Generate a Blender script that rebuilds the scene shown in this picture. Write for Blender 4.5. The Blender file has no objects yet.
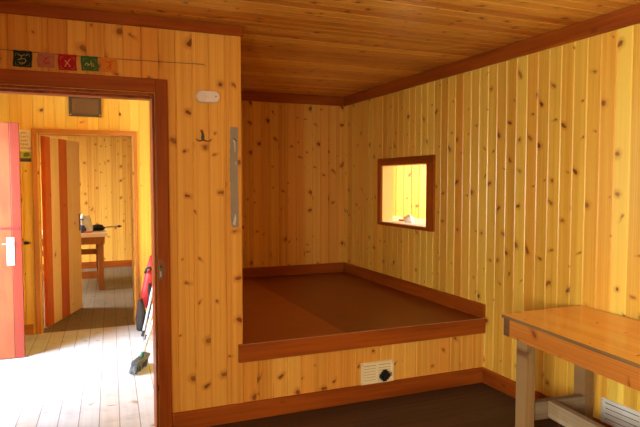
import bpy, bmesh, math, random
from mathutils import Vector, Matrix, noise
C = bpy.context.scene.collection
SC = bpy.context.scene
random.seed(7)
R = math.radians

# ------------------------------------------------------------------ node helpers
class NT:
    def __init__(s, name):
        s.m = bpy.data.materials.new(name); s.m.use_nodes = True
        s.t = s.m.node_tree; s.t.nodes.clear()
        s.out = s.t.nodes.new('ShaderNodeOutputMaterial')
        s.b = s.t.nodes.new('ShaderNodeBsdfPrincipled')
        s.t.links.new(s.b.outputs[0], s.out.inputs[0])
    def n(s, kind, **kw):
        nd = s.t.nodes.new('ShaderNode' + kind)
        for k, v in kw.items(): setattr(nd, k, v)
        return nd
    def put(s, sock, v):
        if isinstance(v, bpy.types.NodeSocket): s.t.links.new(v, sock)
        elif v is not None:
            if isinstance(v, (tuple, list)) and sock.type == 'RGBA' and len(v) == 3: v = (*v, 1)
            sock.default_value = v
    def math(s, op, a, b=None, c=None, clamp=False):
        nd = s.n('Math', operation=op, use_clamp=clamp)
        for i, v in enumerate((a, b, c)):
            if v is not None: s.put(nd.inputs[i], v)
        return nd.outputs[0]
    def mix(s, f, a, b, mode='MIX'):
        nd = s.n('MixRGB', blend_type=mode)
        s.put(nd.inputs[0], f); s.put(nd.inputs[1], a); s.put(nd.inputs[2], b)
        return nd.outputs[0]
    def vec(s, x, y, z=0.0):
        nd = s.n('CombineXYZ')
        for i, v in enumerate((x, y, z)): s.put(nd.inputs[i], v)
        return nd.outputs[0]
    def step(s, v, lo, hi, a=0.0, b=1.0):
        nd = s.n('MapRange', interpolation_type='SMOOTHSTEP')
        s.put(nd.inputs[0], v)
        for i, x in enumerate((lo, hi, a, b)): s.put(nd.inputs[i+1], x)
        return nd.outputs[0]
    def noise(s, v, scale=1.0, detail=3.0, rough=.55, dim='2D'):
        nd = s.n('TexNoise', noise_dimensions=dim)
        s.put(nd.inputs['Vector'], v); s.put(nd.inputs['Scale'], scale)
        s.put(nd.inputs['Detail'], detail); s.put(nd.inputs['Roughness'], rough)
        return nd.outputs[0]
    def coords(s):
        tc = s.n('TexCoord'); sp = s.n('SeparateXYZ')
        s.t.links.new(tc.outputs['Object'], sp.inputs[0])
        return sp.outputs[0], sp.outputs[1], sp.outputs[2]
    def bump(s, h, strength=.2, dist=.002):
        nd = s.n('Bump'); s.put(nd.inputs['Height'], h)
        nd.inputs['Strength'].default_value = strength; nd.inputs['Distance'].default_value = dist
        s.t.links.new(nd.outputs[0], s.b.inputs['Normal'])
    def fin(s, col, rough=.5, spec=.5, metal=0.0, coat=0.0):
        s.put(s.b.inputs['Base Color'], col); s.put(s.b.inputs['Roughness'], rough)
        s.b.inputs['Specular IOR Level'].default_value = spec
        s.b.inputs['Metallic'].default_value = metal
        if coat: s.b.inputs['Coat Weight'].default_value = coat; s.b.inputs['Coat Roughness'].default_value = .15
        return s.m

def plain(name, col, rough=.5, spec=.5, metal=0.0, var=.12, scale=18.0):
    k = NT(name); x, y, z = k.coords()
    nz = k.noise(k.vec(x, y, z), scale, 4, dim='3D')
    c = k.mix(nz, tuple(v*(1-var) for v in col), tuple(min(1, v*(1+var)) for v in col))
    return k.fin(c, rough, spec, metal)

def pine(name, t, s, w=.1, off=0.0, seed=0.0, light=(.70,.41,.13), dark=(.50,.235,.055),
         knot=.66, cell=.2, rough=.40, spec=.28, tint=1.0, rot=0.0, dirt=0.0, groove=0.0, spread=.75,
         core=(.115,.022,.005), ksize=1.0):
    """varnished pine boards: t = axis across the boards, s = axis along them"""
    k = NT(name); xyz = k.coords(); T = xyz['xyz'.index(t)]; S = xyz['xyz'.index(s)]
    if rot:
        T2 = k.math('ADD', k.math('MULTIPLY', T, math.cos(rot)), k.math('MULTIPLY', S, -math.sin(rot)))
        S = k.math('ADD', k.math('MULTIPLY', T, math.sin(rot)), k.math('MULTIPLY', S, math.cos(rot))); T = T2
    u = k.math('DIVIDE', k.math('SUBTRACT', T, off), w)
    bid = k.math('FLOOR', u); tf = k.math('FRACT', u)
    wn = k.n('TexWhiteNoise', noise_dimensions='1D'); k.put(wn.inputs['W'], k.math('ADD', bid, seed + .37))
    r1 = wn.outputs['Value']
    sp = k.n('SeparateColor'); k.t.links.new(wn.outputs['Color'], sp.inputs[0])
    r2, r3 = sp.outputs[0], sp.outputs[1]
    so = k.math('MULTIPLY_ADD', r1, 57.0, S)
    # knots
    vx = k.math('MULTIPLY_ADD', bid, 3.0, tf); vy = k.math('DIVIDE', so, cell)
    vo = k.n('TexVoronoi', voronoi_dimensions='2D', feature='F1'); k.put(vo.inputs['Vector'], k.vec(vx, vy))
    vo.inputs['Scale'].default_value = 1.0; vo.inputs['Randomness'].default_value = .85
    ps = k.n('SeparateXYZ'); k.t.links.new(vo.outputs['Position'], ps.inputs[0])
    cs = k.n('SeparateColor'); k.t.links.new(vo.outputs['Color'], cs.inputs[0])
    wob = k.noise(k.vec(T, S, seed), 45, 2, dim='3D')
    wob2 = k.noise(k.vec(S, T, seed + 9), 38, 2, dim='3D')
    dx = k.math('ADD', k.math('MULTIPLY', k.math('SUBTRACT', vx, ps.outputs[0]), w), k.math('MULTIPLY_ADD', wob, .018, -.009))
    dy = k.math('ADD', k.math('MULTIPLY', k.math('SUBTRACT', vy, ps.outputs[1]), cell), k.math('MULTIPLY_ADD', wob2, .020, -.010))
    ang = k.math('MULTIPLY_ADD', cs.outputs[2], 2.4, -1.2)
    ca, sa = k.math('COSINE', ang), k.math('SINE', ang)
    ex = k.math('ADD', k.math('MULTIPLY', dx, ca), k.math('MULTIPLY', dy, sa))
    ey = k.math('SUBTRACT', k.math('MULTIPLY', dy, ca), k.math('MULTIPLY', dx, sa))
    st = k.math('MULTIPLY_ADD', k.math('POWER', cs.outputs[1], 1.6), 4.0, 1.05)
    st = k.math('MULTIPLY_ADD', k.math('GREATER_THAN', ex, 0.0), k.math('SUBTRACT', st, 1.0), 1.0)
    ex = k.math('DIVIDE', ex, st)
    ln = k.math('SQRT', k.math('ADD', k.math('MULTIPLY', ex, ex), k.math('MULTIPLY', ey, ey)))
    rad = k.math('MULTIPLY', k.math('MULTIPLY_ADD', k.math('POWER', cs.outputs[0], 2.0), .0115, .0035), ksize)
    kd = k.math('DIVIDE', ln, rad)
    has = k.math('GREATER_THAN', k.math('FRACT', k.math('MULTIPLY', cs.outputs[0], 7.31)), 1.0 - knot)
    strength = k.math('MULTIPLY_ADD', k.math('FRACT', k.math('MULTIPLY', cs.outputs[1], 5.17)), .4, .6)
    corem = k.math('MULTIPLY', k.math('MULTIPLY', k.step(kd, .8, 1.2, 1, 0), has), strength)
    halo = k.math('MULTIPLY', k.step(kd, .8, 3.4, 1, 0), has)
    # grain bends round the knots
    tw = k.math('MULTIPLY_ADD', k.math('MULTIPLY', halo, k.math('SIGN', dx)), .12, tf)
    fine = k.noise(k.vec(k.math('MULTIPLY_ADD', bid, 13.0, k.math('MULTIPLY', tw, 26.0)), k.math('MULTIPLY', so, 1.1)), 1.0, 4, .6)
    broad = k.noise(k.vec(k.math('MULTIPLY_ADD', bid, 7.7, k.math('MULTIPLY', tw, 3.6)), k.math('MULTIPLY', so, .38)), 1.0, 3, .5)
    ring = k.math('SINE', k.math('MULTIPLY', k.math('MULTIPLY_ADD', broad, 1.6, tw), 24.0))
    f = k.math('ADD', k.math('MULTIPLY_ADD', k.math('SUBTRACT', r2, .5), spread, .42),
               k.math('ADD', k.math('MULTIPLY', k.math('SUBTRACT', broad, .5), 1.3), k.math('MULTIPLY', k.math('SUBTRACT', fine, .5), 1.5)))
    f = k.math('MULTIPLY_ADD', ring, .07, f, clamp=True)
    col = k.mix(f, light, dark)
    col = k.mix(k.math('MULTIPLY', k.step(r3, .5, 1), .35*tint), col, (dark[0]*1.15, dark[1]*.85, dark[2]*.6))
    col = k.mix(k.math('MULTIPLY', halo, .52), col, (dark[0]*.72, dark[1]*.52, dark[2]*.4))
    col = k.mix(k.math('MULTIPLY', corem, .9), col, core)
    if dirt:
        dn = k.noise(k.vec(T, S, seed), 5.0, 6, .65, dim='3D')
        col = k.mix(k.math('MULTIPLY', k.step(dn, .45, .75), dirt), col, (.06, .045, .03))
    if groove:
        e = k.math('MINIMUM', tf, k.math('SUBTRACT', 1.0, tf))
        g = k.step(e, groove*.4, groove, 1, 0)
        col = k.mix(k.math('MULTIPLY', g, .75), col, tuple(v*.22 for v in dark))
    k.bump(k.math('SUBTRACT', fine, k.math('MULTIPLY', corem, .5)), .12, .002)
    return k.fin(col, k.math('MULTIPLY_ADD', fine, .16, rough - .08), spec)

def stained(name, axis, light, dark, rough=.45, spec=.16, scale=1.0, knots=.4):
    """solid stained timber with the grain along one axis"""
    k = NT(name); xyz = list(k.coords()); i = 'xyz'.index(axis)
    sv = [k.math('MULTIPLY', xyz[j], (1.6 if j == i else 42.0)*scale) for j in range(3)]
    fine = k.noise(k.vec(*sv), 1.0, 4, .6, dim='3D')
    sv2 = [k.math('MULTIPLY', xyz[j], (1.1 if j == i else 9.0)*scale) for j in range(3)]
    br = k.noise(k.vec(*sv2), 1.0, 3, .5, dim='3D')
    f = k.math('ADD', k.math('MULTIPLY', fine, .55), k.math('MULTIPLY', br, .7)); f = k.step(f, .35, .95)
    col = k.mix(f, light, dark)
    vo = k.n('TexVoronoi', voronoi_dimensions='3D', feature='F1')
    k.put(vo.inputs['Vector'], k.vec(*[k.math('MULTIPLY', xyz[j], 3.4 if j == i else 7.0) for j in range(3)])); vo.inputs['Scale'].default_value = 1.0
    kn = k.step(vo.outputs['Distance'], .05, .13, 1, 0)
    col = k.mix(k.math('MULTIPLY', kn, knots), col, tuple(v*.3 for v in dark))
    k.bump(fine, .1, .002)
    return k.fin(col, rough, spec)

# ------------------------------------------------------------------ mesh helpers
def link(name, bm, mat, parent=None, smooth=False, loc=None, bevel=0.0):
    me = bpy.data.meshes.new(name); bmesh.ops.recalc_face_normals(bm, faces=bm.faces[:])
    bm.to_mesh(me); bm.free()
    o = bpy.data.objects.new(name, me); C.objects.link(o)
    for m in (mat if isinstance(mat, (list, tuple)) else [mat]): me.materials.append(m)
    if smooth:
        for p in me.polygons: p.use_smooth = True
    if parent: o.parent = parent
    if loc: o.location = loc
    if bevel:
        b = o.modifiers.new('bevel', 'BEVEL'); b.width = bevel; b.segments = 2; b.limit_method = 'ANGLE'; b.angle_limit = R(40)
    return o
def BM(): return bmesh.new()
def box(bm, x0, x1, y0, y1, z0, z1, mat=None):
    vs = [bm.verts.new(p) for p in ((x0,y0,z0),(x1,y0,z0),(x1,y1,z0),(x0,y1,z0),(x0,y0,z1),(x1,y0,z1),(x1,y1,z1),(x0,y1,z1))]
    fs = [bm.faces.new([vs[i] for i in q]) for q in ((3,2,1,0),(4,5,6,7),(0,1,5,4),(1,2,6,5),(2,3,7,6),(3,0,4,7))]
    if mat: bmesh.ops.transform(bm, matrix=mat, verts=vs)
    return vs
def boxb(*a): bm = BM(); box(bm, *a); return bm
def prism(pts, d, axis='y'):
    """polygon pts (a,b) extruded by d"""
    bm = BM()
    def P(a, b, c): return {'y': (a, c, b), 'x': (c, a, b), 'z': (a, b, c)}[axis]
    lo = [bm.verts.new(P(a, b, 0)) for a, b in pts]; hi = [bm.verts.new(P(a, b, d)) for a, b in pts]
    bm.faces.new(lo); bm.faces.new(hi)
    for i in range(len(pts)):
        j = (i+1) % len(pts); bm.faces.new((lo[i], lo[j], hi[j], hi[i]))
    return bm
def tube(bm, pts, rad, seg=10, cap=True):
    pts = [Vector(p) for p in pts]; rings = []
    rs = rad if isinstance(rad, (list, tuple)) else [rad]*len(pts)
    for i, p in enumerate(pts):
        d = (pts[min(i+1, len(pts)-1)] - pts[max(i-1, 0)]).normalized()
        a = d.orthogonal().normalized() if i == 0 else (rings_a - d*rings_a.dot(d)).normalized()
        rings_a = a; b = d.cross(a)
        rings.append([bm.verts.new(p + (a*math.cos(2*math.pi*j/seg) + b*math.sin(2*math.pi*j/seg))*rs[i]) for j in range(seg)])
    for r0, r1 in zip(rings, rings[1:]):
        for j in range(seg): bm.faces.new((r0[j], r0[(j+1) % seg], r1[(j+1) % seg], r1[j]))
    if cap: bm.faces.new(rings[0]); bm.faces.new(rings[-1])
    return bm
def tag(o, label, cat, group=None):
    o['label'] = label; o['category'] = cat
    if group: o['group'] = group
    return o
def thing(name, label, cat, loc=(0,0,0), rz=0.0, group=None):
    o = bpy.data.objects.new(name, None); C.objects.link(o); o.empty_display_size = .1
    o.location = loc; o.rotation_euler = (0, 0, rz)
    return tag(o, label, cat, group)
def struct(o, label=None, cat=None):
    o['kind'] = 'structure'
    if label: o['label'] = label
    if cat: o['category'] = cat
    return o

def board_wall(t0, t1, s0, s1, fn, w, off, holes=(), thick=.1, g=.005, dep=.0055):
    """boards with real V joints on the face, flat back, rims closed. fn(t, s, d): d=0 face, d>0 into the wall"""
    bm = BM(); br = [(t0, None), (t1, None)]
    k = math.floor((t0-off)/w)
    def depth(t):
        q = (t-off)/w; e = abs(q-round(q))*w
        return dep*max(0, 1-e/g)
    br = {t0, t1}
    while off + k*w <= t1 + w:
        for q in (-g, 0, g):
            t = off + k*w + q
            if t0 < t < t1: br.add(round(t, 6))
        k += 1
    for h in holes: br.update(x for x in h[:2] if t0 < x < t1)
    br = sorted(br)
    cache = {}
    def V(t, s, d):
        key = (round(t, 5), round(s, 5), round(d, 5))
        if key not in cache: cache[key] = bm.verts.new(fn(t, s, d))
        return cache[key]
    def spans(m):
        sp = [(s0, s1)]
        for a, b, c, d in holes:
            if a < m < b:
                sp = [q for x, y in sp for q in ((x, min(y, c)), (max(x, d), y)) if q[1] > q[0] + 1e-6]
        return sp
    def quad(*p):
        try: bm.faces.new(p)
        except ValueError: pass
    prev = []
    for a, b in zip(br, br[1:]):
        sp = spans((a+b)/2)
        for x, y in sp:
            quad(V(a,x,depth(a)), V(b,x,depth(b)), V(b,y,depth(b)), V(a,y,depth(a)))
            quad(V(a,x,thick), V(a,y,thick), V(b,y,thick), V(b,x,thick))
            for e in (x, y): quad(V(a,e,depth(a)), V(a,e,thick), V(b,e,thick), V(b,e,depth(b)))
    for t in [t0, t1] + [x for h in holes for x in h[:2]]:
        if t in (t0, t1): segs = spans(t0 + 1e-5 if t == t0 else t1 - 1e-5)
        else: segs = [(h[2], h[3]) for h in holes if t in h[:2]]
        for x, y in segs: quad(V(t,x,depth(t)), V(t,y,depth(t)), V(t,y,thick), V(t,x,thick))
    return bm

# ------------------------------------------------------------------ layout (metres)
XR, YP, CEIL = 2.80, 3.53, 2.448      # right wall, partition face, ceiling
XE, YA, ZP = .945, 6.0, .485          # end of partition, back of the alcove, platform height
XL, YN = -1.05, -2.2                  # wall left of and behind the camera
VX0, VX1, YB = -1.30, .80, 6.36       # vestibule left / right wall, its back wall
RB0, RB1, YF = -2.6, 1.9, 10.9        # back room

PL, PD = (.78,.49,.090), (.55,.255,.035)
M = {}
M['part'] = pine('varnished_pine_partition', 'x', 'z', .097, -.03, 3, (.79,.435,.075), (.60,.25,.03), knot=.8, cell=.27, ksize=1.0)
M['right'] = pine('varnished_pine_right', 'y', 'z', .1, .017, 11, (.83,.575,.088), (.63,.33,.036), knot=.7, cell=.26, ksize=1.05, spread=1.1, rough=.30, spec=.45)
M['alcove'] = pine('varnished_pine_alcove', 'x', 'z', .097, -.02, 23, (.80,.50,.10), (.62,.29,.045), knot=.6, cell=.24, ksize=1.15)
M['ceil'] = pine('varnished_pine_ceiling', 'y', 'x', .095, .0, 31, (.77,.405,.062), (.47,.175,.020), knot=.7, cell=.3, rough=.27, spec=.30, spread=1.1)
M['vest'] = pine('varnished_pine_vestibule', 'x', 'z', .1, .02, 41, (.88,.62,.10), (.76,.45,.055), knot=.4, cell=.3)
M['side'] = pine('varnished_pine_side', 'y', 'z', .1, .0, 47, PL, PD, knot=.5)
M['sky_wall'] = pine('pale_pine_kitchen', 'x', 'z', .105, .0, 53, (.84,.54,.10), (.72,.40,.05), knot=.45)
BL, BD = (.39,.095,.009), (.17,.031,.003)
M['tx'] = stained('red_brown_stain_x', 'x', BL, BD); M['ty'] = stained('red_brown_stain_y', 'y', BL, BD); M['tz'] = stained('red_brown_stain_z', 'z', BL, BD)
M['floor'] = pine('dark_floorboards', 'y', 'x', .14, .0, 61, (.075,.045,.026), (.045,.026,.015), knot=.2, rough=.55, dirt=.4, groove=.03, spec=.3)
M['pale'] = pine('pale_grey_floorboards', 'x', 'y', .121, .03, 67, (.56,.62,.71), (.46,.51,.59), knot=.08, rough=.5, rot=R(2.9), dirt=.25, groove=.035, core=(.2,.14,.1), spread=.4, spec=.35)
M['worn'] = pine('shade_brown_floorboards', 'x', 'y', .121, .03, 67, (.19,.155,.110), (.135,.11,.075), knot=.2, rough=.55, rot=R(2.9), dirt=.3, groove=.035, spread=.4, spec=.3)  # the lobby boards continued, with their shade put into a darker brown
M['bounce_white'] = plain('white_bounce_boards', (.80,.80,.78), .5, var=.04)  # unseen surfaces made white so the bounced light turns less orange
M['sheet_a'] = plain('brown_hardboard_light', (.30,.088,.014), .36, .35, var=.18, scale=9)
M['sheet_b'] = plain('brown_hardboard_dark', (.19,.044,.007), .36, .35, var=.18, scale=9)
M['white'] = plain('cream_plastic', (.80,.72,.42), .45, var=.05)
M['grey_white'] = plain('off_white_painted_metal', (.66,.66,.60), .45, var=.08)
M['black'] = plain('black_plastic', (.012,.012,.012), .45)
M['vent_tan'] = plain('dull_tan_plate', (.30,.24,.13), .7)  # matt tan backing between the louvres of the cream vent
M['steel'] = plain('dull_steel', (.45,.43,.40), .35, metal=.9)
M['brass'] = plain('worn_brass', (.22,.14,.06), .4, metal=.8, var=.3)

# ------------------------------------------------------------------ setting
struct(link('floor', boxb(XL-.1, XR+.1, YN-.1, YP+.05, -.1, 0), M['floor']), 'dark brown boarded floor of the main room', 'floor')
struct(link('floor_vestibule', boxb(VX0-2.6, VX1+.05, YP+.05, YB, -.1, 0), M['pale']), 'pale worn grey floorboards of the entrance lobby', 'floor')
struct(link('floor_back_room', boxb(RB0-.1, RB1+.1, YB, YF+.1, -.1, 0), M['worn']), 'floorboards of the far room behind the striped door', 'floor')
struct(link('ceiling', board_wall(YN-.1, YA+.1, XL-.1, XR, lambda t,s,d: (s, t, CEIL+d), .095, .0), M['ceil']), 'varnished pine board ceiling over the main room and bunk', 'ceiling')
struct(link('ceiling_vestibule', boxb(VX0-.1, VX1, YP+.1, YB+.24, 2.62, 2.7), M['bounce_white']), 'unseen ceiling of the entrance lobby, made white for bounce light', 'ceiling')
struct(link('ceiling_back_room', boxb(RB0-.1, RB1+.1, YB+.24, YF+.1, 2.6, 2.7), M['bounce_white']), 'unseen ceiling of the far room, made white for bounce light', 'ceiling')
# right wall with the hatch
HY0, HY1, HZ0, HZ1 = 4.30, 5.12, 1.105, 1.665
struct(link('wall_right', board_wall(YN-.1, YA+.1, 0, 2.62, lambda t,s,d: (XR+d, t, s), .1, .017, [(HY0,HY1,HZ0,HZ1)], .12), M['right']), 'long knotty pine board wall on the right', 'wall')
# partition with the doorway
DX0, DX1, DZ = -.62, .426, 2.012
struct(link('wall_partition', board_wall(VX0-.1, .873, 0, 2.62, lambda t,s,d: (t, YP+d, s), .097, -.03, [(DX0,DX1,-.01,DZ)], .10), M['part']), 'pine board partition wall with the doorway', 'wall')
struct(link('trim_1', boxb(.8735, XE, YP-.006, YP+.10, 0, CEIL), M['part'], bevel=.003), 'pine corner board closing the partition end', 'trim')
struct(link('wall_alcove_side', board_wall(YP+.10, YA+.1, 0, 2.62, lambda t,s,d: (XE-.005-d, t, s), .1, 0, thick=XE-.005-VX1-.02), M['side']), 'pine wall at the left side of the bunk', 'wall')
bm = boxb(VX0, DX0-.02, YP+.101, YP+.112, 0, 2.62)
struct(link('wall_vestibule_front', bm, M['bounce_white']), 'lining on the lobby side of the partition, made white for bounce light', 'wall')
struct(link('wall_vestibule_right', board_wall(YP+.10, YB, 0, 2.7, lambda t,s,d: (VX1+d, t, s), .1, .03, thick=.015), M['side']), 'pine wall on the right of the entrance lobby', 'wall')
struct(link('wall_alcove_back', board_wall(XE-.02, XR, 0, CEIL, lambda t,s,d: (t, YA+d, s), .097, -.02), M['alcove']), 'knotty pine back wall of the sleeping bunk', 'wall')
# walls behind and left of the camera, with the windows that light the room
LW = [(-1.25, .25, .80, 1.95)]
struct(link('wall_left', board_wall(YN-.1, YP, 0, 2.62, lambda t,s,d: (XL-d, t, s), .1, .0, LW), M['side']), 'pine wall left of the camera', 'wall')
struct(link('wall_back', board_wall(XL, XR, 0, 2.62, lambda t,s,d: (t, YN-d, s), .1, .0), M['part']), 'pine wall behind the camera', 'wall')
def win_frame(a0, a1, z0, z1, side):
    bm = BM(); w = .05
    def bx(a, b, c, d):
        if side == 'x': box(bm, XL-.08, XL-.03, a, b, c, d)
        else: box(bm, a, b, YN-.08, YN-.03, c, d)
    bx(a0, a1, z0, z0+w); bx(a0, a1, z1-w, z1); bx(a0, a0+w, z0+w, z1-w); bx(a1-w, a1, z0+w, z1-w)
    m = (a0+a1)/2; bx(m-.02, m+.02, z0+w, z1-w)
    return bm
struct(link('window_2', win_frame(*LW[0], 'x'), M['white']), 'white window frame in the wall left of the camera', 'window')

# vestibule
struct(link('wall_vestibule_back', board_wall(VX0-.1, VX1+.1, 0, 2.7, lambda t,s,d: (t, YB+d, s), .1, .02, [(-.345,.556,-.01,1.985)], .22), M['vest']), 'bright yellow pine wall at the back of the entrance lobby', 'wall')
EY0, EY1 = 4.12, 5.50
struct(link('wall_vestibule_left', board_wall(YP+.10, YB, 0, 2.7, lambda t,s,d: (VX0-d, t, s), .1, .0, [(EY0,EY1,-.01,2.0)], .1), M['bounce_white']), 'unseen boarded wall with the entrance on the left of the lobby, made white for bounce light', 'wall')
# far room
BWIN = [(7.6, 9.9, .95, 2.1)]
struct(link('wall_back_room_far', board_wall(RB0-.1, RB1+.1, 0, 2.7, lambda t,s,d: (t, YF+d, s), .1, .0), M['alcove']), 'pine wall at the end of the far room', 'wall')
struct(link('wall_back_room_left', board_wall(YB+.22, YF, 0, 2.7, lambda t,s,d: (RB0-d, t, s), .1, .0, BWIN), M['bounce_white']), 'left wall of the far room', 'wall')
struct(link('wall_back_room_right', board_wall(YB+.22, YF, 0, 2.7, lambda t,s,d: (RB1+d, t, s), .1, .0), M['side']), 'right wall of the far room', 'wall')
struct(link('wall_back_room_front', boxb(RB0, VX0-.1, YB, YB+.22, 0, 2.7), M['vest']), 'near wall of the far room left of the lobby', 'wall')
struct(link('wall_back_room_near', boxb(VX1+.1, RB1, YB, YB+.22, 0, 2.7), M['vest']), 'near wall of the far room right of the lobby', 'wall')
# room seen through the hatch
KX1 = 5.2; KW = [(3.6, 5.6, .95, 2.2)]
struct(link('floor_kitchen', boxb(XR+.12, KX1+.1, 2.5, YA+.1, -.1, 0), M['floor']), 'floor of the room behind the hatch', 'floor')
struct(link('ceiling_kitchen', boxb(XR+.12, KX1+.1, 2.5, YA+.1, 2.5, 2.6), M['ceil']), 'ceiling of the room behind the hatch', 'ceiling')
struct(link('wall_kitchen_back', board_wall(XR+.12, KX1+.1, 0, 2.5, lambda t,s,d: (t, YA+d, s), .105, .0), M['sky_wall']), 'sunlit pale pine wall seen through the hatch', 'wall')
struct(link('wall_kitchen_right', board_wall(2.5, YA, 0, 2.5, lambda t,s,d: (KX1+d, t, s), .1, .0, KW), M['side']), 'outer wall of the room behind the hatch', 'wall')
struct(link('wall_kitchen_front', boxb(XR+.12, KX1, 2.5, 2.6, 0, 2.5), M['side']), 'near wall of the room behind the hatch', 'wall')

# ------------------------------------------------------------------ trims
def trim(name, b, m, label=None, bev=.004): return struct(link(name, boxb(*b), m, bevel=bev), label, 'trim')
trim('trim_2', (XL, XE+.012, YP-.024, YP, 2.385, CEIL-.001), M['tx'], 'red brown ceiling trim along the top of the partition')
trim('trim_3', (XR-.024, XR, YN, YA, 2.347, CEIL-.001), M['ty'], 'red brown ceiling trim along the right wall')
trim('trim_4', (XE, XR-.024, YA-.024, YA, 2.347, CEIL-.001), M['tx'], 'red brown ceiling trim at the back of the bunk')
trim('baseboard_partition', (.506, XR-.022, YP-.022, YP, 0, .112), M['tx'], 'red brown skirting board below the partition and bunk')
trim('baseboard_right', (XR-.022, XR, YN, YP, 0, .112), M['ty'], 'red brown skirting board along the right wall')
trim('baseboard_alcove_back', (XE, XR-.02, YA-.02, YA, ZP, ZP+.105), M['tx'], 'red brown skirting at the back of the bunk')
trim('baseboard_alcove_right', (XR-.02, XR, YP-.02, YA, ZP, ZP+.105), M['ty'], 'red brown skirting up the right side of the bunk')
trim('baseboard_far', (RB0, RB1, YF-.02, YF, 0, .11), M['tx'], 'skirting board at the end of the far room')
trim('baseboard_lobby', (VX0, -.415, YB-.02, YB, 0, .10), stained('orange_stain_x','x',(.55,.22,.05),(.35,.11,.02)), 'orange skirting board behind the red door')

# main doorway casing: legs, head, lining, keeper
dc = thing('door_frame', 'red brown casing around the open doorway with a metal latch keeper', 'door frame', (DX1, YP, 0)); dc['kind'] = 'structure'
def rel(o, p): # keep world placement while parenting to an empty
    bpy.context.view_layer.update(); o.parent = p; o.matrix_parent_inverse = p.matrix_world.inverted(); return o
rel(link('casing_leg', boxb(DX1+.006, .503, YP-.022, YP, 0, 2.095), M['tz'], bevel=.006), dc)
rel(link('casing_leg', boxb(DX0-.09, DX0-.006, YP-.022, YP, 0, 2.095), M['tz'], bevel=.006), dc)
rel(link('casing_head', boxb(DX0-.006, DX1+.006, YP-.022, YP, 2.018, 2.095), M['tx'], bevel=.006), dc)
bm = BM(); box(bm, DX1-.012, DX1, YP-.012, YP+.12, 0, DZ); box(bm, DX0, DX0+.012, YP-.012, YP+.12, 0, DZ)
box(bm, DX0+.012, DX1-.012, YP-.012, YP+.12, DZ-.014, DZ)
rel(link('lining', bm, M['tz'], bevel=.003), dc)
bm = boxb(DX0+.012, DX1-.012, YP+.03, YP+.12, DZ-.028, DZ-.014)
rel(link('door_stop', bm, M['tz'], bevel=.003), dc)
scar = stained('bare_wood_scar', 'z', (.36,.145,.045), (.24,.08,.02), .6)
pts = [(.434 + .045*max(0, math.sin(a))**.8, .985 + .065*math.cos(a)) for a in [math.pi*i/14 for i in range(15)]]
rel(link('bare_patch', prism(pts, .0012, 'y'), scar, loc=(0, YP-.0232, 0)), dc)
bm = BM(); box(bm, .438, .460, YP-.031, YP-.0235, .935, 1.020); box(bm, .460, .472, YP-.028, YP-.0235, .965, 1.0)
kp = rel(link('latch_keeper', bm, M['brass'], bevel=.003), dc)
rel(link('bolt_hole', boxb(.443, .453, YP-.0325, YP-.0308, 1.0, 1.012), M['black']), kp)
rel(link('latch_lip', boxb(.443, .454, YP-.036, YP-.0308, .945, .978), M['steel'], bevel=.002), kp)

# hatch in the right wall
ht = thing('window_1', 'square hatch framed in red brown timber in the right wall', 'window', (XR, HY0, HZ0)); ht['kind'] = 'structure'
def hp(name, b, m): return rel(link(name, boxb(*b), m, bevel=.004), ht)
hp('casing_head', (XR-.02, XR, HY0-.11, HY1+.065, HZ1-.004, HZ1+.065), M['ty'])
hp('casing_side', (XR-.02, XR, HY1-.004, HY1+.065, HZ0-.028, HZ1-.004), M['tz'])
hp('casing_side', (XR-.02, XR, HY0-.11, HY0+.004, HZ0-.028, HZ1-.004), M['tz'])
hp('casing_bottom', (XR-.02, XR, HY0+.004, HY1-.004, HZ0-.028, HZ0), M['ty'])
wsill = plain('white_paint', (.82,.80,.74), .4, var=.04)
bm = BM(); box(bm, XR, XR+.125, HY0, HY1, HZ0-.002, HZ0+.006)
rel(link('sill', bm, wsill), ht)
bm = BM(); box(bm, XR, XR+.12, HY1-.008, HY1, HZ0+.006, HZ1); box(bm, XR, XR+.12, HY0, HY0+.008, HZ0+.006, HZ1); box(bm, XR, XR+.12, HY0+.008, HY1-.008, HZ1-.008, HZ1)
rel(link('reveal', bm, plain('pale_yellow_reveal', (.84,.60,.16), .5, var=.05)), ht)
# worktop beyond the hatch and what lies on it
ct = thing('worktop', 'white worktop on the far side of the hatch', 'worktop', (XR+.13, 4.7, 0))
rel(link('top', boxb(XR+.125, XR+.62, 3.9, YA-.002, HZ0-.045, HZ0), wsill, bevel=.004), ct)
for y in (4.0, 5.85): rel(link('leg', boxb(XR+.54, XR+.60, y-.03, y+.03, 0, HZ0-.045), M['side']), ct)
for y in (4.0, 5.85): rel(link('leg', boxb(XR+.14, XR+.20, y-.03, y+.03, 0, HZ0-.045), M['side']), ct)
def lump(rx, ry, rz, seed, amp=.35, sub=3):
    bm = BM(); bmesh.ops.create_icosphere(bm, subdivisions=sub, radius=1)
    for v in bm.verts:
        n = noise.noise(v.co*1.7 + Vector((seed, 0, 0))) + .5*noise.noise(v.co*4 + Vector((0, seed, 0)))
        v.co *= 1 + amp*n
        v.co = Vector((v.co.x*rx, v.co.y*ry, max(v.co.z, -.6)*rz))
    lo = min(v.co.z for v in bm.verts)
    for v in bm.verts: v.co.z -= lo
    return bm
tag(link('crumpled_cloth', lump(.05, .055, .045, 3), plain('white_cloth', (.85,.83,.80), .9, var=.05), smooth=True, loc=(XR+.19, 4.93, HZ0)), 'small crumpled white cloth on the worktop behind the hatch', 'cloth')
tag(link('wooden_block', boxb(-.02,.02,-.035,.035,0,.018), M['tx'], loc=(XR+.24, 5.14, HZ0), bevel=.004), 'small red brown block left of the white cloth behind the hatch', 'block')

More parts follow.
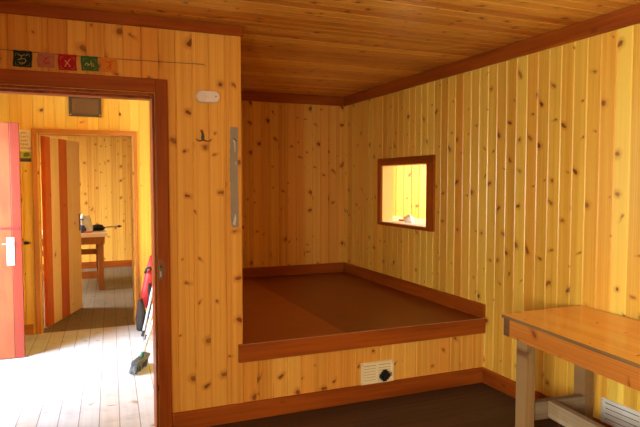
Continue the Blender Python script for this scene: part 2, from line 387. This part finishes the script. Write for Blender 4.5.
# ------------------------------------------------------------------ sleeping platform
bp = thing('sleeping_platform', 'raised bunk platform with brown boarded top filling the alcove', 'sleeping platform', (XE, YP, 0))
fw = board_wall(XE+.002, XR-.002, .0, ZP-.021, lambda t,s,d: (t, YP+d, s), .097, -.016, thick=.02)
rel(link('front_panel', fw, M['part']), bp)
rel(link('edge_board', boxb(XE-.03, XR-.001, YP-.024, YP-.0005, ZP-.112, ZP+.002), M['tx'], bevel=.003), bp)
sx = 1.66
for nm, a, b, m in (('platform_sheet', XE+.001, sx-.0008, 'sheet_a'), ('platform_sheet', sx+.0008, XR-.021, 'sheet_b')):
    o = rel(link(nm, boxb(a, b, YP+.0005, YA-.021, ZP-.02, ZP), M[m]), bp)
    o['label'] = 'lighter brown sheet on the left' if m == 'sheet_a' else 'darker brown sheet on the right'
wornm = plain('pale_worn_edge', (.42,.24,.11), .6, var=.4, scale=30)
rel(link('worn_edge', boxb(XE-.028, XR-.002, YP-.0245, YP-.018, ZP+.0005, ZP+.0032), wornm), bp)

# ------------------------------------------------------------------ louvred vents
def louvre_vent(name, label, loc, rz, W, H, cols, rows, mat, fill=.62, back='black'):
    t = thing(name, label, 'air vent', loc, rz)
    def P(nm, b, m, par=t, bev=0.0): return link(nm, b, m, par, bevel=bev)
    fr = .022; bm = BM()
    box(bm, -W/2, W/2, -.012, 0, 0, fr); box(bm, -W/2, W/2, -.012, 0, H-fr, H)
    cw = (W-fr)/cols
    for i in range(cols+1): box(bm, -W/2+i*cw, -W/2+i*cw+fr, -.012, 0, fr, H-fr)
    P('frame', bm, mat, bev=.002)
    P('backing', boxb(-W/2+.004, W/2-.004, -.003, -.0005, .004, H-.004), M[back])
    sh = (H-2*fr)/rows
    for c in range(cols):
        bm = BM(); x0 = -W/2+c*cw+fr; x1 = -W/2+(c+1)*cw
        for r in range(rows):
            z = fr + r*sh
            vs = [bm.verts.new(p) for p in ((x0,-.011,z),(x1,-.011,z),(x1,-.004,z+sh*fill),(x0,-.004,z+sh*fill),(x0,-.009,z-.0015),(x1,-.009,z-.0015),(x1,-.002,z+sh*fill),(x0,-.002,z+sh*fill))]
            for q in ((0,1,2,3),(7,6,5,4),(0,4,5,1),(3,2,6,7),(0,3,7,4),(1,5,6,2)): bm.faces.new([vs[i] for i in q])
        P('louvres', bm, mat)
    for sx_ in (-1, 1):
        for z in (fr/2, H-fr/2):
            bm = BM(); bmesh.ops.create_cone(bm, cap_ends=True, segments=10, radius1=.0045, radius2=.004, depth=.003, matrix=Matrix.Translation((sx_*(W/2-fr/2), -.013, z)) @ Matrix.Rotation(R(90), 4, 'X'))
            P('screw', bm, M['steel'])
    return t
lv = louvre_vent('air_vent', 'cream louvred vent with black knob on the front of the bunk', (1.898, YP-.0005, .100), 0, .254, .162, 2, 6, M['white'], .66, 'vent_tan')
bm = BM(); cx, cz = .052, .060
for (a, b, c, d) in ((-.030,.030,-.030,.030), (-.042,.042,-.016,.014), (-.018,.016,-.042,.042)):
    box(bm, cx+a, cx+b, -.024, -.0125, cz+c, cz+d)
kb = link('knob', bm, M['black'], lv, bevel=.005)
bm = BM(); bmesh.ops.create_cone(bm, cap_ends=True, segments=18, radius1=.020, radius2=.017, depth=.012, matrix=Matrix.Translation((cx, -.030, cz)) @ Matrix.Rotation(R(90), 4, 'X'))
link('knob_cap', bm, M['black'], kb)
link('rust_mark', boxb(cx+.044, cx+.060, -.0128, -.0118, cz-.012, cz+.016), plain('rust', (.40,.16,.06), .8), lv)
louvre_vent('air_vent', 'off white louvred vent low on the right wall under the table', (XR-.0005, 2.19, .03), R(-90), .52, .225, 2, 6, M['grey_white'], .74)

# ------------------------------------------------------------------ wooden table
TZ = .76
tb = thing('wooden_table', 'heavy pine table with thick legs against the right wall', 'table', (2.190, 2.607, 0), R(-5.4))
# local: +x towards the wall, -y towards the camera
TL, TW = 2.0, .605
orange = dict(light=(.70,.30,.06), dark=(.48,.16,.025))
ply = pine('varnished_table_top', 'x', 'y', .30, -.02, 5, (.88,.52,.10), (.74,.34,.045), knot=.8, cell=.16, rough=.22, spec=.7, spread=.3, ksize=.8)
apm = pine('varnished_apron', 'z', 'y', .13, .62, 8, (.54,.21,.030), (.36,.11,.013), knot=.6, cell=.2, rough=.36)
rawz = pine('worn_bare_post', 'x', 'z', .12, -.03, 9, (.29,.17,.06), (.17,.09,.028), knot=.7, cell=.3, rough=.6, dirt=.35)
rawy = pine('bare_grey_rail_y', 'z', 'y', .13, .1, 12, (.42,.34,.20), (.24,.18,.10), knot=.3, cell=.3, rough=.65, dirt=.4)
rawx = pine('bare_grey_rail_x', 'z', 'x', .13, .1, 14, (.23,.16,.09), (.15,.10,.05), knot=.3, cell=.3, rough=.65, dirt=.4)
plyedge = stained('plywood_edge', 'y', (.30,.17,.06), (.07,.035,.012), .7, knots=0)
endg = stained('dark_end_grain', 'y', (.16,.07,.025), (.06,.025,.01), .7)
bm = BM()
vs = [bm.verts.new((x, y, z)) for z in (TZ-.018, TZ) for x, y in ((0,0),(TW,.064),(TW,-TL),(0,-TL))]
for q in ((3,2,1,0),(4,5,6,7),(0,1,5,4),(1,2,6,5),(2,3,7,6),(3,0,4,7)): bm.faces.new([vs[i] for i in q])
tt = link('table_top', bm, [ply, plyedge], tb)
for p in tt.data.polygons:
    if abs(p.normal.z) < .5: p.material_index = 1
o = link('apron', boxb(.006, .036, -TL+.02, -.026, TZ-.115, TZ-.0185), apm, tb, bevel=.003)
link('end_grain', boxb(.0052, .0365, -.066, -.014, TZ-.1145, TZ-.0186), endg, o)
link('apron', boxb(TW-.06, TW-.03, -TL+.02, .02, TZ-.11, TZ-.0185), apm, tb, bevel=.003)
link('end_apron', boxb(.0365, TW-.06, -.045, -.015, TZ-.11, TZ-.0185), stained('apron_stain_x','x',(.55,.20,.03),(.36,.10,.012)), tb, bevel=.003)
for y in (-.175, -TL+.10):
    link('leg', boxb(.0365, .097, y, y+.087, 0, TZ-.0185), rawz, tb, bevel=.004)
    link('leg', boxb(TW-.150, TW-.085, y+.035, y+.122, 0, TZ-.0185), rawz, tb, bevel=.004)
    link('cross_rail', boxb(.0975, TW-.1505, y+.022, y+.066, .195, .295), rawx, tb, bevel=.004)
link('long_rail', boxb(.200, .240, -TL+.17, -.1535, .205, .300), rawy, tb, bevel=.004)

# ------------------------------------------------------------------ prayer flags on their cord
cordm = plain('dark_string', (.10,.055,.03), .8)
def cord_z(x): return 2.204 - .004*(x+.36)/1.08 - .010*math.sin(math.pi*(x+.75)/1.47)
bm = BM(); tube(bm, [(-.75+1.47*i/30, YP-.0075, cord_z(-.75+1.47*i/30)) for i in range(31)], .0016, 6)
bmh = tag(link('string', bm, cordm), 'thin string stretched along the partition above the doorway', 'string')
bm = BM(); tube(bm, [(.72, YP-.0005, 2.190), (.72, YP-.012, 2.192)], .003, 8); link('nail', bm, M['steel'], bmh)
def stroke(bm, pts, w, z=0):
    pts = [Vector((x, 0, y)) for x, y in pts]
    for a, b in zip(pts, pts[1:]):
        d = (b-a).normalized(); n = Vector((-d.z, 0, d.x))*w/2; e = d*w*.4
        q = [a-e+n, a-e-n, b+e-n, b+e+n]
        f = [bm.verts.new((p.x, -.0016, p.z)) for p in q]; k = [bm.verts.new((p.x, -.0006, p.z)) for p in q]
        bm.faces.new(f)
        for i in range(4): bm.faces.new((f[i], f[(i+1) % 4], k[(i+1) % 4], k[i]))
G = [  # strokes inside a unit square, y up
 [[(.25,.78),(.45,.70),(.62,.80)],[(.45,.70),(.40,.50),(.25,.45)],[(.40,.50),(.62,.55),(.70,.40),(.58,.25),(.45,.30)],[(.30,.30),(.40,.18),(.52,.22)],[(.68,.72),(.80,.80)]],
 [[(.35,.72),(.50,.62),(.66,.74)],[(.50,.62),(.34,.40),(.48,.26),(.62,.40)],[(.62,.40),(.70,.28)]],
 [[(.36,.62),(.48,.50),(.66,.74)],[(.48,.50),(.36,.26)],[(.48,.50),(.58,.40),(.66,.26)]],
 [[(.22,.40),(.30,.55),(.42,.48),(.38,.36),(.56,.50),(.60,.72)],[(.60,.72),(.62,.34),(.76,.36),(.74,.52),(.62,.52)]],
 [[(.30,.76),(.50,.70),(.68,.78)],[(.50,.70),(.62,.52),(.44,.44),(.60,.34),(.52,.18)],[(.34,.34),(.42,.24)]]]
FL = [(-.249,.090,.086,(.012,.026,.030),(.42,.33,.13),'dark teal prayer flag with a pale yellow letter, leftmost on the string','dark_teal'),
      (-.135,.086,.080,(.44,.17,.10),(.52,.03,.03),'faded pink prayer flag with a red letter, between the dark and red flags','faded_pink'),
      (-.030,.092,.086,(.40,.012,.012),(.70,.36,.20),'bright red prayer flag with a pale letter, middle of the row','bright_red'),
      (.083,.088,.080,(.055,.135,.035),(.55,.45,.10),'green prayer flag with a yellow letter above the doorway','leaf_green'),
      (.186,.086,.082,(.68,.24,.025),(.60,.07,.012),'orange prayer flag with a red orange letter, rightmost on the string','orange')]
for i, (x, w, h, c, gc, lab, nm) in enumerate(FL):
    z = cord_z(x)
    f = thing('prayer_flag', lab, 'prayer flag', (x, YP-.0095, z), 0, 'prayer flags strung above the doorway')
    bm = BM(); N = 8
    fr = [[bm.verts.new((-w/2+w*a/N + .002*math.sin(b*.7+i), -.0012-.0012*math.sin(a*1.1+i*2)*(b/N), .003-h*b/N+.001*math.sin(a*1.7+i))) for a in range(N+1)] for b in range(N+1)]
    for b in range(N):
        for a in range(N): bm.faces.new((fr[b][a], fr[b][a+1], fr[b+1][a+1], fr[b+1][a]))
    o = link('cloth', bm, plain('flag_cloth_'+nm, c, .85, .2, var=.15, scale=60), f)
    so = o.modifiers.new('solid', 'SOLIDIFY'); so.thickness = .0008
    gm = plain('flag_print_'+nm, gc, .85, .2, var=.15)
    bm = BM()
    for st in G[i]: stroke(bm, [((px-.5)*w*.95, -h+(py+.02)*h*.98) for px, py in st], .0048 if i != 0 else .0040)
    link('letter', bm, gm, f, loc=(0, -.0022, 0))
    cm = plain('flag_corner_'+nm, tuple(.6*a+.4*b for a, b in zip(c, gc)), .85, .2)
    for sx_ in (-1, 1):
        for (zz, s2) in ((-.012, -1), (-h+.010, 1)):
            X = sx_*(w/2-.010); q = [(X, zz), (X-sx_*.017, zz), (X-sx_*.017, zz+s2*.003), (X-sx_*.003, zz+s2*.003), (X-sx_*.003, zz+s2*.017), (X, zz+s2*.017)]
            link('corner_mark', prism(q, -.001, 'y'), cm, f, loc=(0, -.0030, 0))

# ------------------------------------------------------------------ alarm, hook, tape on the partition
al = thing('wall_alarm', 'oblong white plastic alarm on the partition beside the doorway', 'alarm', (.737, YP, 2.008), 0)
def stadium(w, h, n=12):
    r = h/2; a = w/2-r
    return [(a+r*math.cos(t), r*math.sin(t)) for t in [-math.pi/2+math.pi*i/n for i in range(n+1)]] + [(-a+r*math.cos(t), r*math.sin(t)) for t in [math.pi/2+math.pi*i/n for i in range(n+1)]]
wp = plain('white_alarm_plastic', (.80,.72,.60), .4, var=.03)
link('body', prism(stadium(.142, .072), -.034, 'y'), wp, al, bevel=.008, loc=(0, -.0005, 0))
def disc(r, d, m): 
    bm = BM(); bmesh.ops.create_cone(bm, cap_ends=True, segments=28, radius1=r, radius2=r*.94, depth=d, matrix=m @ Matrix.Rotation(R(90), 4, 'X')); return bm
g_ = link('sounder_disc', disc(.026, .004, Matrix.Translation((-.036, -.036, 0))), plain('sounder_plastic', (.72,.63,.50), .5, var=.03), al)
link('button', disc(.012, .004, Matrix.Translation((.010, -.036, 0))), wp, al)
link('indicator_light', disc(.0045, .004, Matrix.Translation((.045, -.036, .002))), plain('indicator_brown', (.28,.18,.10), .4), al)

hk = thing('coat_hook', 'small double coat hook screwed to the partition below the alarm', 'coat hook', (.709, YP, 1.752), 0)
hm = plain('tarnished_hook', (.26,.11,.04), .45, metal=.2, var=.3); hb = plain('blue_grey_plate', (.06,.085,.08), .5, metal=.3)
bm = prism([(-.007,-.006),(.008,-.006),(.011,.012),(.008,.034),(-.004,.036),(-.010,.014)], -.005, 'y'); link('mount_plate', bm, hb, hk, loc=(-.002, -.0005, .004), bevel=.001)
bm = BM(); tube(bm, [(-.004,-.004,.034),(-.008,-.016,.040),(-.012,-.028,.046),(-.017,-.032,.056)], [.005,.005,.006,.008], 8); link('prong', bm, plain('brown_knob', (.26,.07,.03), .4), hk, True)
for s_ in (-1, 1):
    bm = BM(); tube(bm, [(0,-.006,.002),(s_*.012,-.014,-.006),(s_*.026,-.022,-.009),(s_*.038,-.027,-.004),(s_*.046,-.028,.004)], [.005,.0045,.004,.004,.0045], 8); link('prong', bm, hm, hk, True)

tp = NT('grey_duct_tape'); x, y, z = tp.coords()
n1 = tp.noise(tp.vec(tp.math('MULTIPLY', x, 30), y, tp.math('MULTIPLY', z, 9)), 1, 5, .6, '3D')
n2 = tp.noise(tp.vec(tp.math('MULTIPLY', x, 40), y, tp.math('MULTIPLY', z, 22)), 1, 3, .5, '3D')
tc = tp.mix(n1, (.235,.20,.135), (.33,.285,.20)); tc = tp.mix(tp.math('MULTIPLY', tp.step(n2, .66, .74), .7), tc, (.62,.56,.44))
tp.bump(n1, .3, .003); tapem = tp.fin(tc, .4, .5)
dt = thing('tape_strip', 'long strip of wrinkled grey tape on the corner board of the partition', 'tape', (.897, YP-.0065, 1.22))
bm = BM(); NZ = 40
rows = []
for i in range(NZ+1):
    zz = .615*i/NZ; wl = .0255 + .002*math.sin(i*1.7); bow = .0004
    if i < 3: wl -= .004*(3-i)
    rows.append([bm.verts.new((px+.002*math.sin(i*.2), -.0008 - bow*random.random(), zz)) for px in (-wl, -wl/3, wl/3, .0245+.0012*math.sin(i*2.3))])
for a, b in zip(rows, rows[1:]):
    for i in range(3): bm.faces.new((a[i], a[i+1], b[i+1], b[i]))
o = link('tape_layer', bm, tapem, dt); so = o.modifiers.new('solid', 'SOLIDIFY'); so.thickness = .0012
fold = plain('pale_tape_fold', (.62,.58,.52), .5)
bm = prism([(-.006,.545),(.016,.525),(.019,.532),(-.004,.552)], -.003, 'y'); link('crease', bm, plain('dark_crease', (.10,.075,.05), .6), dt, loc=(0,-.002,0))
bm = prism([(-.005,.540),(.006,.532),(.008,.470),(.004,.462),(.001,.510)], -.0028, 'y'); link('crease', bm, fold, dt, loc=(0,-.002,0))
bm = prism([(-.012,.020),(.004,.012),(.010,.060),(.004,.085),(-.004,.050)], -.0028, 'y'); link('crease', bm, fold, dt, loc=(0,-.002,0))

# ------------------------------------------------------------------ entrance lobby
# red entrance door, swung open
rd = thing('door_2', 'red painted plank door standing open at the left edge', 'door', (VX0+.01, 5.56, 0)); rd['kind'] = 'structure'
k = NT('worn_red_paint'); x, y, z = k.coords()
pn = k.noise(k.vec(k.math('MULTIPLY', x, 6), y, k.math('MULTIPLY', z, 2.2)), 1, 5, .6, '3D')
fl = k.noise(k.vec(k.math('MULTIPLY', x, 50), y, k.math('MULTIPLY', z, 30)), 1, 4, .6, '3D')
wear = k.math('MULTIPLY_ADD', k.step(pn, .35, .7), .5, .5)
edge = k.step(x, .778, .784, 1, .2)
cc = k.mix(k.math('MULTIPLY', edge, wear), (.21,.020,.010), (.30,.085,.026))
cc = k.mix(k.math('MULTIPLY', k.step(fl, .68, .74), .5), cc, (.36,.19,.11))
redm = k.fin(cc, .5, .4)
for i in range(5):
    a = .005+i*.195 if i else .005; b = i*.195+.199 if i < 4 else .857
    pb = link('plank', boxb(a, b, -.042, -.002, .006, 1.995), redm, rd, bevel=.003)
lp = link('lock_plate', boxb(.742, .800, -.047, -.0425, .80, 1.035), plain('white_lock_plate', (.85,.84,.82), .35), rd, bevel=.002)
bm = BM(); tube(bm, [(.775,-.047,.985),(.775,-.085,.985),(.745,-.09,.985),(.715,-.088,.983)], .006, 8); link('handle', bm, M['steel'], lp, True)
link('keyhole', boxb(.772, .779, -.0482, -.0472, .865, .885), M['black'], lp)
link('latch', boxb(.70, .842, -.054, -.0425, 1.106, 1.120), plain('dark_red_latch', (.30,.02,.03), .5), rd, bevel=.002)

# casing of the inner doorway
cs = thing('door_frame', 'orange wooden frame around the inner doorway of the lobby', 'door frame', (-.345, YB, 0)); cs['kind'] = 'structure'
oz = stained('orange_stain_z','z',(.62,.27,.06),(.42,.14,.025)); ox = stained('orange_stain_head','x',(.62,.27,.06),(.42,.14,.025))
rel(link('casing_leg', boxb(-.39, -.345, YB-.018, YB, 0, 2.02), oz, bevel=.003), cs)
rel(link('casing_leg', boxb(.556, .588, YB-.018, YB, 0, 2.02), oz, bevel=.003), cs)
rel(link('casing_head', boxb(-.345, .556, YB-.018, YB, 1.978, 2.02), ox, bevel=.003), cs)
bm = BM(); box(bm, -.345, -.333, YB, YB+.22, 0, 1.973); box(bm, .544, .556, YB, YB+.22, 0, 1.973); box(bm, -.345, .556, YB, YB+.22, 1.973, 1.985)
rel(link('lining', bm, M['side']), cs)

# striped plank door leaning into the far room
hx, hy = -.325, YB+.215; ex_, ey_ = .005, 7.47
ang = math.atan2(ey_-hy, ex_-hx); DL = math.hypot(ey_-hy, ex_-hx)
sd = thing('door_3', 'plank door of alternating orange and pale boards standing ajar', 'door', (hx, hy, 0), ang); sd['kind'] = 'structure'
so_ = pine('orange_plank', 'x', 'z', .3, -.03, 71, (.58,.12,.014), (.46,.08,.010), knot=.35, cell=.3)
sp_ = pine('pale_plank', 'x', 'z', .3, -.03, 73, (.90,.70,.36), (.80,.56,.25), knot=.5, cell=.25)
cuts = [0, .145, .37, .60, 1.0]
for i in range(4):
    link('plank', boxb(DL*cuts[i]+.001, DL*cuts[i+1]-.001, -.04, 0, .01, 1.965), so_ if i % 2 == 0 else sp_, sd, bevel=.003)['label'] = 'orange plank' if i % 2 == 0 else 'pale plank'
lp = link('lock_plate', boxb(DL-.065, DL-.02, -.046, -.0405, .93, 1.13), M['brass'], sd, bevel=.002)
bm = BM(); tube(bm, [(DL-.042,-.046,1.06),(DL-.042,-.085,1.06),(DL-.10,-.09,1.06)], .008, 8); link('handle', bm, M['steel'], lp, True)

# brown framed panel above the inner doorway
pq = thing('wall_panel', 'dark brown framed panel on the yellow wall above the inner doorway', 'panel', (.100, YB, 2.152), 0)
pm = plain('dark_frame', (.075,.045,.02), .45); bm = BM()
W2, H2 = .152, .205
box(bm, -W2, W2, -.03, -.0005, 0, .028); box(bm, -W2, W2, -.03, -.0005, H2-.028, H2); box(bm, -W2, -W2+.028, -.03, -.0005, .028, H2-.028); box(bm, W2-.028, W2, -.03, -.0005, .028, H2-.028)
link('frame', bm, pm, pq, bevel=.003)
link('board', boxb(-W2+.028, W2-.028, -.022, -.001, .028, H2-.028), plain('dull_brown_board', (.14,.075,.025), .4, var=.2, scale=9), pq)
for s_ in (-1, 1): link('screw', disc(.009, .005, Matrix.Translation((s_*(W2-.015), -.032, .016))), plain('bright_screw', (.8,.68,.4), .25, metal=.6), pq)

# notice beside the inner doorway
nt = thing('notice', 'small paper notice with lines of text and a green picture beside the red door', 'notice', (-.445, YB, 1.69), 0)
link('paper', boxb(-.075, .048, -.002, -.0005, 0, .315), plain('notice_paper', (.80,.66,.36), .7, var=.06), nt)
ink = plain('dark_ink', (.20,.13,.06), .7)
def text(body, size, x, z, m, par, y=-.0026, font_w=1.0):
    cu = bpy.data.curves.new('txt', 'FONT'); cu.body = body; cu.size = size; cu.extrude = .0002
    o = bpy.data.objects.new('txt', cu); C.objects.link(o)
    bpy.context.view_layer.update()
    me = bpy.data.meshes.new_from_object(o.evaluated_get(bpy.context.evaluated_depsgraph_get()))
    bpy.data.objects.remove(o)
    me.transform(Matrix.Translation((x, y, z)) @ Matrix.Rotation(R(90), 4, 'X') @ Matrix.Diagonal((font_w, 1, 1, 1)))
    t = bpy.data.objects.new('text_line', me); C.objects.link(t); me.materials.append(m); t.parent = par
    return t
for i, w_ in enumerate(('you', "can't", 'ever', 'have', 'enough')):
    text(w_, .036, -.042, .277-i*.037, ink, nt)
pc = link('picture', boxb(-.075, .048, -.0028, -.0021, .006, .105), plain('picture_green', (.42,.40,.05), .7, var=.6, scale=22), nt)
link('picture_base', boxb(-.075, .048, -.0034, -.0029, .006, .040), plain('picture_dark', (.07,.05,.04), .7, var=.5, scale=40), pc)
link('leaf_patch', prism([(-.02,.060),(.005,.052),(.035,.066),(.03,.092),(.004,.098),(-.018,.084)], -.0006, 'y'), plain('leaf_green', (.10,.22,.03), .7), pc, loc=(0,-.0030,0))
# dark bolt bracket on the wall
bk = thing('wall_bracket', 'small dark metal bracket on the lobby wall next to the red door', 'bracket', (-.452, YB, .905), 0)
link('plate', boxb(-.030, .012, -.006, -.0005, -.014, .014), M['black'], bk, bevel=.002)
link('pin', boxb(.012, .034, -.014, -.004, -.008, .008), M['brass'], bk, bevel=.002)

# broom leaning by the doorway
br = thing('broom', 'broom with a dark bristled head leaning beside the main doorway', 'broom', (.435, 4.80, 0))
wood = plain('pale_broom_handle', (.70,.66,.58), .5); brist = NT('dark_bristles'); x, y, z = brist.coords()
bn = brist.noise(brist.vec(brist.math('MULTIPLY', x, 160), brist.math('MULTIPLY', y, 160), brist.math('MULTIPLY', z, 12)), 1, 3, .6, '3D')
bm_ = brist.fin(brist.mix(brist.step(bn, .4, .65), (.015,.02,.028), (.30,.31,.32)), .8)
Mh = Matrix.Translation((.0, 0, .02)) @ Matrix.Rotation(R(64), 4, 'Z') @ Matrix.Rotation(R(14), 4, 'X')
bm = BM()
for i in range(26):
    for j in range(4):
        x0 = -.137+.0105*i; y0 = -.022+.0125*j; dx_, dy_ = random.uniform(-.012,.012), random.uniform(-.012,.012)
        lo = [bm.verts.new(Mh @ Vector((x0+dx_+a, y0+dy_+b, -.012+random.uniform(0,.006)))) for a, b in ((0,0),(.0095,0),(.0095,.0115),(0,.0115))]
        hi = [bm.verts.new(Mh @ Vector((x0+a, y0+b, .062))) for a, b in ((0,0),(.0095,0),(.0095,.0115),(0,.0115))]
        bm.faces.new(lo); bm.faces.new(hi)
        for q in range(4): bm.faces.new((lo[q], lo[(q+1)%4], hi[(q+1)%4], hi[q]))
link('bristles', bm, bm_, br)
bm = BM(); box(bm, -.140, .138, -.026, .030, .060, .088, Mh); link('head_block', bm, plain('dark_head_block', (.05,.06,.075), .5), br, bevel=.005)
p0 = Mh @ Vector((0, .002, .088)); p1 = Vector((.328, .17, .90))
d_ = (p1-p0).normalized()
bm = BM(); tube(bm, [p0, p0+d_*.045], [.017, .013], 12); link('socket', bm, plain('green_socket', (.015,.10,.06), .5), br)
bm = BM(); tube(bm, [p0+d_*.046, p1], .0115, 12); link('handle', bm, wood, br, True)

# red snow shovel and the poles leaning in the corner
shv = thing('snow_shovel', 'red bladed snow shovel standing blade up against the lobby wall', 'shovel', (.645, 6.18, 0))
redp = plain('red_plastic', (.50,.028,.030), .4, .4)
outl = [(-.075,.22),(.10,.18),(.128,.22),(.130,.66),(.075,.76),(.040,.74),(.000,.60),(-.048,.38)]
bm = BM(); bow = lambda a: -.03*math.cos((a-.03)*12)
lo = [bm.verts.new((a, .03+bow(a), b)) for a, b in outl]; hi = [bm.verts.new((a, .045+bow(a), b)) for a, b in outl]
cl = bm.verts.new((.035, .015, .40)); ch = bm.verts.new((.035, .03, .40))
for q in range(len(outl)):
    r = (q+1) % len(outl); bm.faces.new((lo[q], lo[r], hi[r], hi[q])); bm.faces.new((lo[q], lo[r], cl)); bm.faces.new((hi[q], hi[r], ch))
link('blade', bm, redp, shv, True)
bm = BM(); tube(bm, [(.02,.0,.016), (.035,-.004,.46)], .016, 10); link('shaft', bm, M['black'], shv, True)
bm = BM(); tube(bm, [(-.012,-.02,.57),(.0,-.03,.615),(.03,-.035,.63),(.055,-.03,.605)], .012, 8); link('clip', bm, M['black'], shv, True)
tag(link('cloth_bag', lump(.048, .05, .20, 8, .3), plain('dark_bag_fabric', (.030,.022,.020), .85, var=.5), smooth=True, loc=(.580, 6.10, 0)), 'dark limp fabric bag standing at the foot of the red shovel', 'bag')
for i, (x0, y0, x1, y1, zt, c, lab) in enumerate(((.565,5.85,.786,6.02,.86,(.40,.48,.60),'pale blue metal pole leaning in the lobby left of the white pole'), (.580,5.70,.786,5.80,.84,(.72,.74,.76),'white metal pole leaning in the lobby nearest the doorway'))):
    pl_ = thing('metal_pole', lab, 'pole', (x0, y0, 0), 0, 'poles leaning beside the red shovel')
    top = Vector((x1-x0, y1-y0, zt)); bm = BM(); tube(bm, [top*.06, top], .013, 10); link('shaft', bm, plain('pole_paint_'+('blue' if i == 0 else 'white'), c, .35), pl_, True)
    bm = BM(); tube(bm, [Vector((0,0,.002)), top*(.062)], [.014,.016], 10); link('foot', bm, M['black'], pl_, True)

# ------------------------------------------------------------------ far room: bench table and what lies on it
ft = thing('side_table', 'pine table with lower rails in the far room', 'table', (.385, 8.55, 0))
tm = pine('far_table_pine', 'y', 'x', .15, 0, 81, (.90,.76,.50), (.82,.64,.36), knot=.2); tg = stained('far_table_frame', 'z', (.45,.17,.04), (.28,.09,.02))
link('table_top', boxb(-1.35, 0, -.0, .90, .745, .80), tm, ft, bevel=.003)
for x in (-.085, -1.27):
    for y in (.04, .78): link('leg', boxb(x-.04, x+.035, y, y+.075, 0, .645), tg, ft, bevel=.003)
link('apron', boxb(-1.31, -.035, .03, .06, .645, .745), tg, ft); link('apron', boxb(-1.31, -.035, .83, .86, .645, .745), tg, ft)
link('apron', boxb(-.065, -.035, .06, .83, .645, .745), tg, ft); link('apron', boxb(-1.31, -1.28, .06, .83, .645, .745), tg, ft)
link('rail', boxb(-1.27, -.12, .05, .085, .17, .27), tg, ft); link('rail', boxb(-1.27, -.12, .80, .835, .42, .50), tg, ft)
Zt = .80
tag(link('plastic_bag', lump(.10, .10, .14, 21, .45), plain('white_bag', (.84,.90,.98), .5, var=.05), smooth=True, loc=(.09, 8.86, Zt)), 'crumpled white plastic bag on the table in the far room', 'bag')
tag(link('blue_pouch', lump(.075, .07, .07, 27, .3), plain('blue_nylon', (.05,.09,.26), .6, var=.5), smooth=True, loc=(.045, 8.68, Zt)), 'dark blue pouch in front of the white bag on the far table', 'pouch')
tag(link('black_glove', lump(.13, .07, .055, 33, .3), plain('black_fabric', (.014,.014,.017), .8), smooth=True, loc=(.235, 9.02, Zt)), 'black fabric glove lying right of the white bag on the far table', 'glove')
tag(link('red_packet', prism([(-.05,-.025),(.05,-.03),(.055,.025),(-.045,.03)], .022, 'z'), plain('red_wrapper', (.55,.06,.05), .4, var=.3), loc=(.135, 8.63, Zt), bevel=.004), 'small red and white packet at the front of the far table', 'packet')
wp_ = thing('walking_pole', 'pale walking pole with black tip jutting past the far table edge', 'walking pole', (.20, 9.22, Zt), 0)
bm = BM(); tube(bm, [(-.18,.0,.012),(.36,.10,.030)], [.011,.010], 10); link('shaft', bm, plain('pale_pole', (.78,.78,.80), .3), wp_, True)
bm = BM(); tube(bm, [(.36,.10,.030),(.385,.105,.031),(.40,.108,.031),(.425,.112,.032)], [.011,.019,.017,.006], 10); link('tip', bm, M['black'], wp_, True)

# ------------------------------------------------------------------ light
def area(name, loc, rot, sx_, sy_, power, col, spread=180):
    l = bpy.data.lights.new(name, 'AREA'); l.shape = 'RECTANGLE'; l.size = sx_; l.size_y = sy_; l.energy = power; l.color = col; l.spread = R(spread)
    o = bpy.data.objects.new(name, l); C.objects.link(o); o.location = loc; o.rotation_euler = rot; return o
DAY = (1.0, .95, .82)
area('daylight_left', (XL-.3, -.5, 1.5), (0, R(-80), R(8)), 1.3, 1.7, 335, DAY, 165)       # sky outside the left window
area('daylight_entrance', (VX0-1.2, 4.20, 1.6), (0, R(-80), R(10)), 1.9, 1.5, 620, (.78,.89,1.0), 175)
area('daylight_far', (RB0-.9, 8.6, 2.4), (0, R(-66), R(22)), 1.0, 1.8, 800, (1.0,.97,.93))
area('daylight_kitchen', (KX1+.5, 4.6, 1.9), (0, R(75), 0), 1.2, 2.0, 300, (1.0,.97,.88))
w = bpy.data.worlds.new('sky'); SC.world = w; w.use_nodes = True
nt_ = w.node_tree; sk = nt_.nodes.new('ShaderNodeTexSky'); sk.sky_type = 'HOSEK_WILKIE'
bg = nt_.nodes['Background']; nt_.links.new(sk.outputs[0], bg.inputs[0]); bg.inputs[1].default_value = .4

# ------------------------------------------------------------------ camera
cam = bpy.data.cameras.new('camera'); co = bpy.data.objects.new('camera', cam); C.objects.link(co)
cam.sensor_width = 36; cam.lens = 585/640*36; cam.clip_start = .02
co.location = (0, 0, 1.5); co.rotation_euler = (R(90-3.082), 0, R(-22.611))
SC.camera = co
vs_ = SC.view_settings; vs_.view_transform = 'Standard'; vs_.look = 'None'; vs_.gamma = 1; vs_.exposure = 0; vs_.use_curve_mapping = False
SC.cycles.max_bounces = 10; SC.cycles.diffuse_bounces = 6; SC.cycles.use_denoising = True
SC.cycles.sample_clamp_indirect = 8
